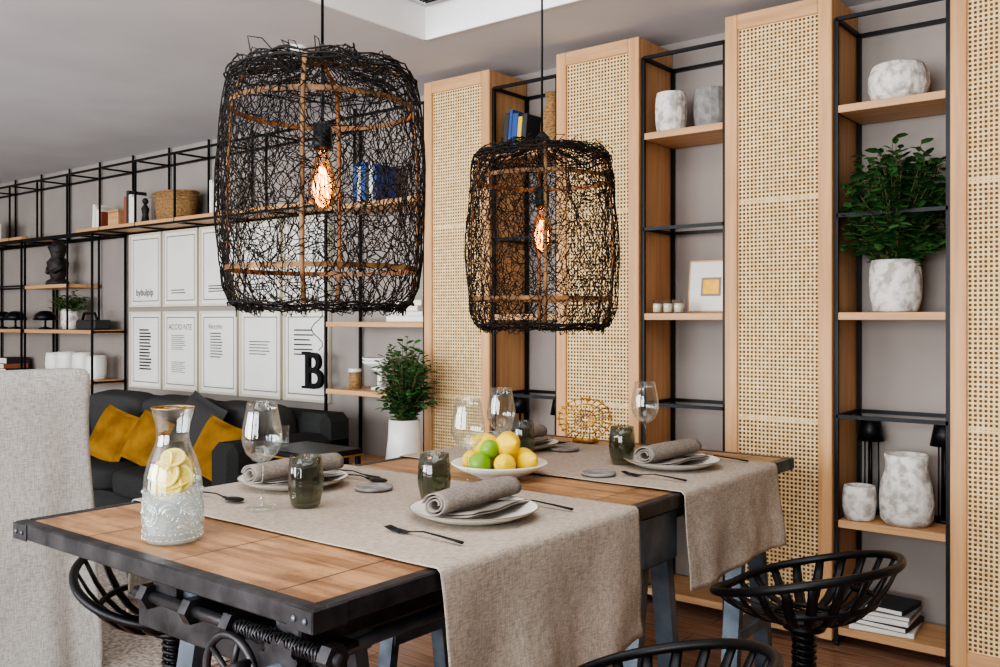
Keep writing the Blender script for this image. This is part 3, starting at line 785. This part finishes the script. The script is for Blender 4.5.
# ---------------------------------------------------------------- plants
def plant(b,x,y,z,rx,ry,h,n,ls,box=None,droop=.3,lo=.45):
    for i in range(n):
        a=U(0,6.283); q=math.sqrt(R()); hh=h*U(lo,1)*(1-.3*q*q)
        tip=Vector((x+rx*q*math.cos(a),y+ry*q*math.sin(a),z+hh)); base=Vector((x+.02*math.cos(a),y+.02*math.sin(a),z))
        mid=base.lerp(tip,.5)+Vector((-.1*rx*q*math.cos(a),-.1*ry*q*math.sin(a),.05*h))
        P=[base,base.lerp(mid,.5),mid,mid.lerp(tip,.5)+Vector((0,0,.01)),tip]
        b.tube(P,[.003,.0025,.002,.0015,.001],'stem',4)
        nl=random.randint(9,13)
        for k in range(nl):
            t=.22+.78*k/(nl-1); f=t*4; j=min(3,int(f)); p=P[j].lerp(P[j+1],f-j); d0=(P[j+1]-P[j]).normalized()
            an=k*2.4+U(-.4,.4); side=Vector((math.cos(an),math.sin(an),U(-.3,.5)))
            d=(d0*.6+side).normalized(); L=ls*U(.7,1.2)
            if box:
                ex=p+d*L
                if ex.x<box[0] or ex.x>box[1]: d.x*=-.3
                if ex.y>box[2]: d.y*=-.5
                d.normalize()
            wv=d.cross(Vector((U(-.4,.4),U(-.4,.4),1))).normalized()*L*.25
            nn=d.cross(wv).normalized()*L*.06; dz=Vector((0,0,-droop*L))
            vs=[p,p+d*L*.35+wv+nn,p+d*L*.35-wv+nn,p+d*L*.3,p+d*L*.72+wv*.8+nn+dz*.4,p+d*L*.72-wv*.8+nn+dz*.4,p+d*L*.7+dz*.4,p+d*L+dz]
            if box: vs=[Vector((min(max(v.x,box[0]),box[1]),min(v.y,box[2]),v.z)) for v in vs]
            b.add(vs,[(0,3,1),(0,2,3),(1,3,6,4),(3,2,5,6),(4,6,7),(6,5,7)],'leaf' if R()<.5 else 'leaf2')
def pot(b,x,y,z,prof,mt='cer',wob=.03): b.lathe(prof,(x,y,z),mt,40,wob=wob)
def potprof(r,h,t=.012,bel=.06,base=.8):
    return [(.0,0),(r*base,0),(r*(base+.08),.006),(r*(.97+bel*.3),h*.3),(r*(1+bel*.4),h*.55),(r*.98,h*.85),(r*.92,h),(r*.92-t,h),(r*.9-t,h*.85),(r*.85-t,h*.7)]
SY=.001
b=MB(); x,y,z=-.955,3.53,1.228+SY; pot(b,x,y,z,potprof(.090,.19)); b.lathe([(.0,.14),(.07,.14)],(x,y,z),'soil',20)
plant(b,x,y-.01,z+.14,.20,.17,.50,240,.062,(-1.125,-.76,3.67),.3,.22); b.obj('potted_zamioculcas')
b=MB(); x,y=-3.14,3.20
b.lathe([(.0,0),(.07,0),(.085,.05),(.10,.3),(.095,.5),(.08,.62),(.075,.715),(.065,.715),(.06,.6)],(x,y,.001),'cerw',36)
plant(b,x,y,.68,.155,.13,.44,130,.05,(-3.5,-2.9,3.37),.3,.3); b.obj('floor_vase_with_foliage')
b=MB(); x,y,z=-7.12,3.54,1.126; pot(b,x,y,z,potprof(.075,.16),'cer'); plant(b,x,y-.02,z+.12,.24,.1,.18,80,.035,(-7.4,-6.6,3.66),.3,.3); b.obj('potted_shrub')

# ---------------------------------------------------------------- shelf items
def single(name,fn): b=MB(); fn(b); b.obj(name)
single('rustic_bowl_vase',lambda b:b.lathe([(.0,0),(.075,0),(.095,.02),(.108,.06),(.106,.10),(.09,.135),(.08,.142),(.07,.138),(.085,.1),(.0,.06)],(-.945,3.53,1.991),'cer',20,False,.06,fn=lambda r,a,h:r*(1+.02*math.sin(a*10))))
single('rustic_ceramic_pot',lambda b:b.lathe(potprof(.066,.165),(-1.845,3.48,1.991),'cer',16,False,.05))
single('stone_pot',lambda b:b.lathe(potprof(.078,.175),(-1.70,3.57,1.991),'cerg',16,False,.05))
single('small_ceramic_pot',lambda b:b.lathe(potprof(.058,.125),(-1.066,3.47,.466),'cer',36,True,.04))
single('large_ceramic_vase',lambda b:b.lathe([(.0,0),(.075,0),(.09,.02),(.095,.08),(.088,.14),(.073,.19),(.070,.21),(.076,.25),(.066,.25),(.06,.2),(.0,.1)],(-.91,3.50,.466),'cer',40,True,.04))
def table_lamp(x,y,z,h=.36):
    b=MB()
    b.lathe([(.0,0),(.045,0),(.045,.012),(.0,.014)],(x,y,z),'black',24)
    b.tube([(x,y,z+.01),(x,y,z+h-.03)],.006,'black',8)
    for a in (0,2.1,4.2): b.tube([(x+.03*math.cos(a),y+.03*math.sin(a),z+.01),(x+.028*math.cos(a),y+.028*math.sin(a),z+h-.07)],.003,'black',6)
    b.lathe([(.05,h-.085),(.034,h),(.0,h+.001)],(x,y,z),'black',28); b.lathe([(.047,h-.085),(.031,h-.004),(.0,h-.004)],(x,y,z),'black',28)
    b.obj('black_table_lamp')
table_lamp(-1.070,3.62,.466); table_lamp(-.81,3.62,.466)
table_lamp(-2.70,3.55,.466,.37); table_lamp(-2.48,3.58,.466,.37)
b=MB(); rot=(-.12,0,0)
pv=(-1.70,3.56,1.229)
def L(lo,hi,m_): b.box(lo,hi,m_,0,rot,pv)
x0,x1,z0,z1=-1.81,-1.60,1.231,1.455
L((x0,3.56,z0),(x1,3.575,z1),'oakH'); L((x0+.008,3.558,z0+.008),(x1-.008,3.56,z1-.008),'paper'); L((x0+.06,3.556,z0+.07),(x1-.06,3.5585,z1-.075),'rimp'); L((x0+.07,3.5555,z0+.08),(x1-.07,3.556,z1-.085),'gold')
b.obj('leaning_picture_frame')
for i,x in enumerate((-1.895,-1.845,-1.795)):
    b=MB(); b.lathe([(.0,0),(.022,0),(.024,.055),(.021,.055),(.02,.004),(.0,.003)],(x,3.455,1.229),'glass',20); b.lathe([(.0,.004),(.019,.004),(.019,.04),(.0,.04)],(x,3.455,1.229),'wax',16); b.obj('tealight_holder')
def books(x,y0,z,spec,lean=0,name='books'):
    b=MB()
    for (w,h,d,m_) in spec:
        b.box((x,y0,z),(x+w-.002,y0+d,z+h),m_,.002,(0,lean,0),(x,y0,z))
        b.box((x+.003,y0+.004,z+h-.002),(x+w-.005,y0+d-.003,z+h+.0005),'bookw',0,(0,lean,0),(x,y0,z)); x+=w
    b.obj(name)
books(-2.735,3.45,1.995,[(.03,.20,.15,'bookk'),(.02,.21,.16,'bookb'),(.035,.19,.14,'bookb'),(.025,.17,.15,'booky'),(.03,.18,.15,'bookk')],.10)
single('woven_vase',lambda b:b.lathe([(.0,0),(.04,0),(.06,.05),(.055,.14),(.03,.22),(.035,.27),(.028,.27)],(-2.47,3.50,1.991),'basket',28))
books(-3.78,3.45,1.842,[(.03,.22,.16,'bookb'),(.03,.20,.15,'bookw'),(.04,.22,.16,'bookb'),(.025,.19,.15,'bookk'),(.03,.21,.15,'bookw'),(.03,.2,.15,'bookb')])
def stack(x,y,z,spec,name='stacked_books'):
    b=MB()
    for i,(w,d,h,m_) in enumerate(spec):
        rz_=U(-.12,.12); b.box((x-w/2,y-d/2,z),(x+w/2,y+d/2,z+h-.001),m_,.002,(0,0,rz_)); b.box((x-w/2+.004,y-d/2-.0005,z+.003),(x+w/2-.004,y+d/2-.004,z+h-.004),'bookw',0,(0,0,rz_)); z+=h
    b.obj(name)
stack(-3.40,3.55,1.191,[(.26,.18,.03,'bookw'),(.24,.17,.025,'bookw'),(.22,.17,.03,'cream'),(.2,.15,.03,'bookw')])
stack(-.99,3.53,.071,[(.22,.20,.018,'bookw'),(.21,.19,.02,'bookk'),(.2,.19,.02,'bookw'),(.21,.19,.018,'cerg'),(.19,.18,.02,'bookk')],'stacked_magazines')
single('cake_stand',lambda b:[b.lathe([(.0,0),(.03,0),(.09,.03),(.1,.045),(.09,.04),(.0,.01)],(-3.66,3.54,.93+i*.018),'cerw',32) for i in range(2)]+[b.lathe([(.0,0),(.05,0),(.05,.012),(.015,.02),(.015,.10),(.05,.114),(.0,.116)],(-3.66,3.54,.816),'cerw',24)])
single('wooden_jar',lambda b:(b.lathe([(.0,0),(.035,0),(.035,.09),(.0,.091)],(-3.84,3.52,.816),'basket',24),b.lathe([(.0,.092),(.037,.092),(.037,.11),(.0,.112)],(-3.84,3.52,.816),'cerw',24)))
single('wooden_jar',lambda b:(b.lathe([(.0,0),(.035,0),(.035,.07),(.0,.071)],(-3.50,3.50,.816),'basket',24),b.lathe([(.0,.072),(.037,.072),(.037,.09),(.0,.092)],(-3.50,3.50,.816),'cerw',24)))
Z=1.883
def basket(x,y,z,r,h):
    b=MB(); b.lathe([(.0,0),(r*.85,0),(r,h),(r-.01,h),(r*.8,.01)],(x,y,z),'basket',36,fn=lambda rr,a,hh:rr*(1+.02*math.sin(a*36)),sy=.6)
    for q in range(7): b.tube([(x+r*(.86+.14*q/6)*1.01*math.cos(a),y+.6*r*(.86+.14*q/6)*1.01*math.sin(a),z+.006+h*(q+.3)/6.6) for a in [2*math.pi*i/40 for i in range(40)]],.005,'basket',6,cyc=True)
    b.obj('wicker_basket')
basket(-5.66,3.54,Z,.20,.19)
books(-6.65,3.46,Z,[(.03,.18,.14,'bookw'),(.03,.16,.14,'cream'),(.04,.14,.14,'bookw'),(.03,.12,.14,'bookr')],.08)
books(-6.20,3.46,Z,[(.035,.20,.14,'bookr'),(.035,.24,.14,'bookk'),(.035,.21,.14,'bookw'),(.03,.19,.14,'bookw')],-.0)
books(-5.15,3.46,Z,[(.03,.22,.15,'bookw'),(.03,.2,.14,'cream'),(.03,.21,.15,'bookw')])
books(-8.6,3.46,Z,[(.12,.16,.02,'bookw'),(.12,.2,.02,'cream'),(.14,.14,.02,'bookw')])
single('small_figurine',lambda b:(b.lathe([(.0,0),(.03,0),(.02,.06),(.028,.10),(.012,.13),(.0,.14)],(-5.98,3.50,Z),'dark',16),b.ball((-5.98,3.50,Z+.155),.022,'dark')))
single('wooden_box',lambda b:(b.box((-6.42,3.46,Z),(-6.28,3.58,Z+.10),'oakH',.004),b.box((-6.425,3.455,Z+.101),(-6.275,3.585,Z+.118),'oakH',.004)))
b=MB(); x,y,z=-7.30,3.52,1.479
b.lathe([(.0,0),(.09,0),(.08,.03),(.05,.05),(.07,.12),(.085,.18),(.05,.22),(.06,.26),(.08,.3),(.045,.33)],(x,y,z),'dark',20,wob=.15)
b.ball((x,y,z+.29),.055,'dark',14,10,(1,1,1.3)); b.tube([(x-.05,y,z+.2),(x-.1,y-.03,z+.13),(x-.04,y-.06,z+.1)],.02,'dark',8); b.tube([(x+.05,y,z+.2),(x+.1,y-.03,z+.13),(x+.04,y-.06,z+.1)],.02,'dark',8)
b.obj('carved_statue')
for x in (-7.47,-8.0,-8.25):
    b=MB(); b.lathe([(.0,0),(.05,0),(.05,.01),(.008,.02),(.008,.07),(.09,.075),(.075,.12),(.04,.145),(.0,.15)],(x,3.50,1.126),'black',24); b.obj('black_mushroom_lamp')
b=MB(); b.box((-6.90,3.46,1.126),(-6.62,3.6,1.20),'bookk',.01); b.tube([(-6.87,3.5,1.20),(-6.84,3.5,1.25),(-6.68,3.5,1.25),(-6.65,3.5,1.20)],.01,'black',8); b.obj('black_storage_case')
for x,r_,h_ in ((-7.36,.075,.19),(-7.17,.08,.2),(-6.92,.08,.2),(-6.72,.075,.18)):
    b=MB(); b.lathe(potprof(r_,h_),(x,3.53,.751),'cerw',32); b.obj('white_ceramic_jar')
stack(-8.2,3.54,.751,[(.3,.2,.04,'bookk'),(.28,.2,.04,'bookr'),(.26,.2,.05,'bookk')])

# ---------------------------------------------------------------- world + camera
w=bpy.data.worlds.new('World'); bpy.context.scene.world=w; w.use_nodes=True
bg=w.node_tree.nodes['Background']; bg.inputs[0].default_value=(.85,.92,1,1); bg.inputs[1].default_value=1.5
cam=bpy.data.cameras.new('camera'); co=bpy.data.objects.new('camera',cam); bpy.context.scene.collection.objects.link(co)
cam.sensor_width=36; cam.lens=32.98; cam.shift_y=-.0135; cam.clip_start=.05
co.location=(0,0,1.2); co.rotation_euler=(math.radians(90),0,math.radians(38.5))
bpy.context.scene.camera=co
try: bpy.context.scene.view_settings.look='AgX - Medium High Contrast'
except Exception as ex: print(ex)
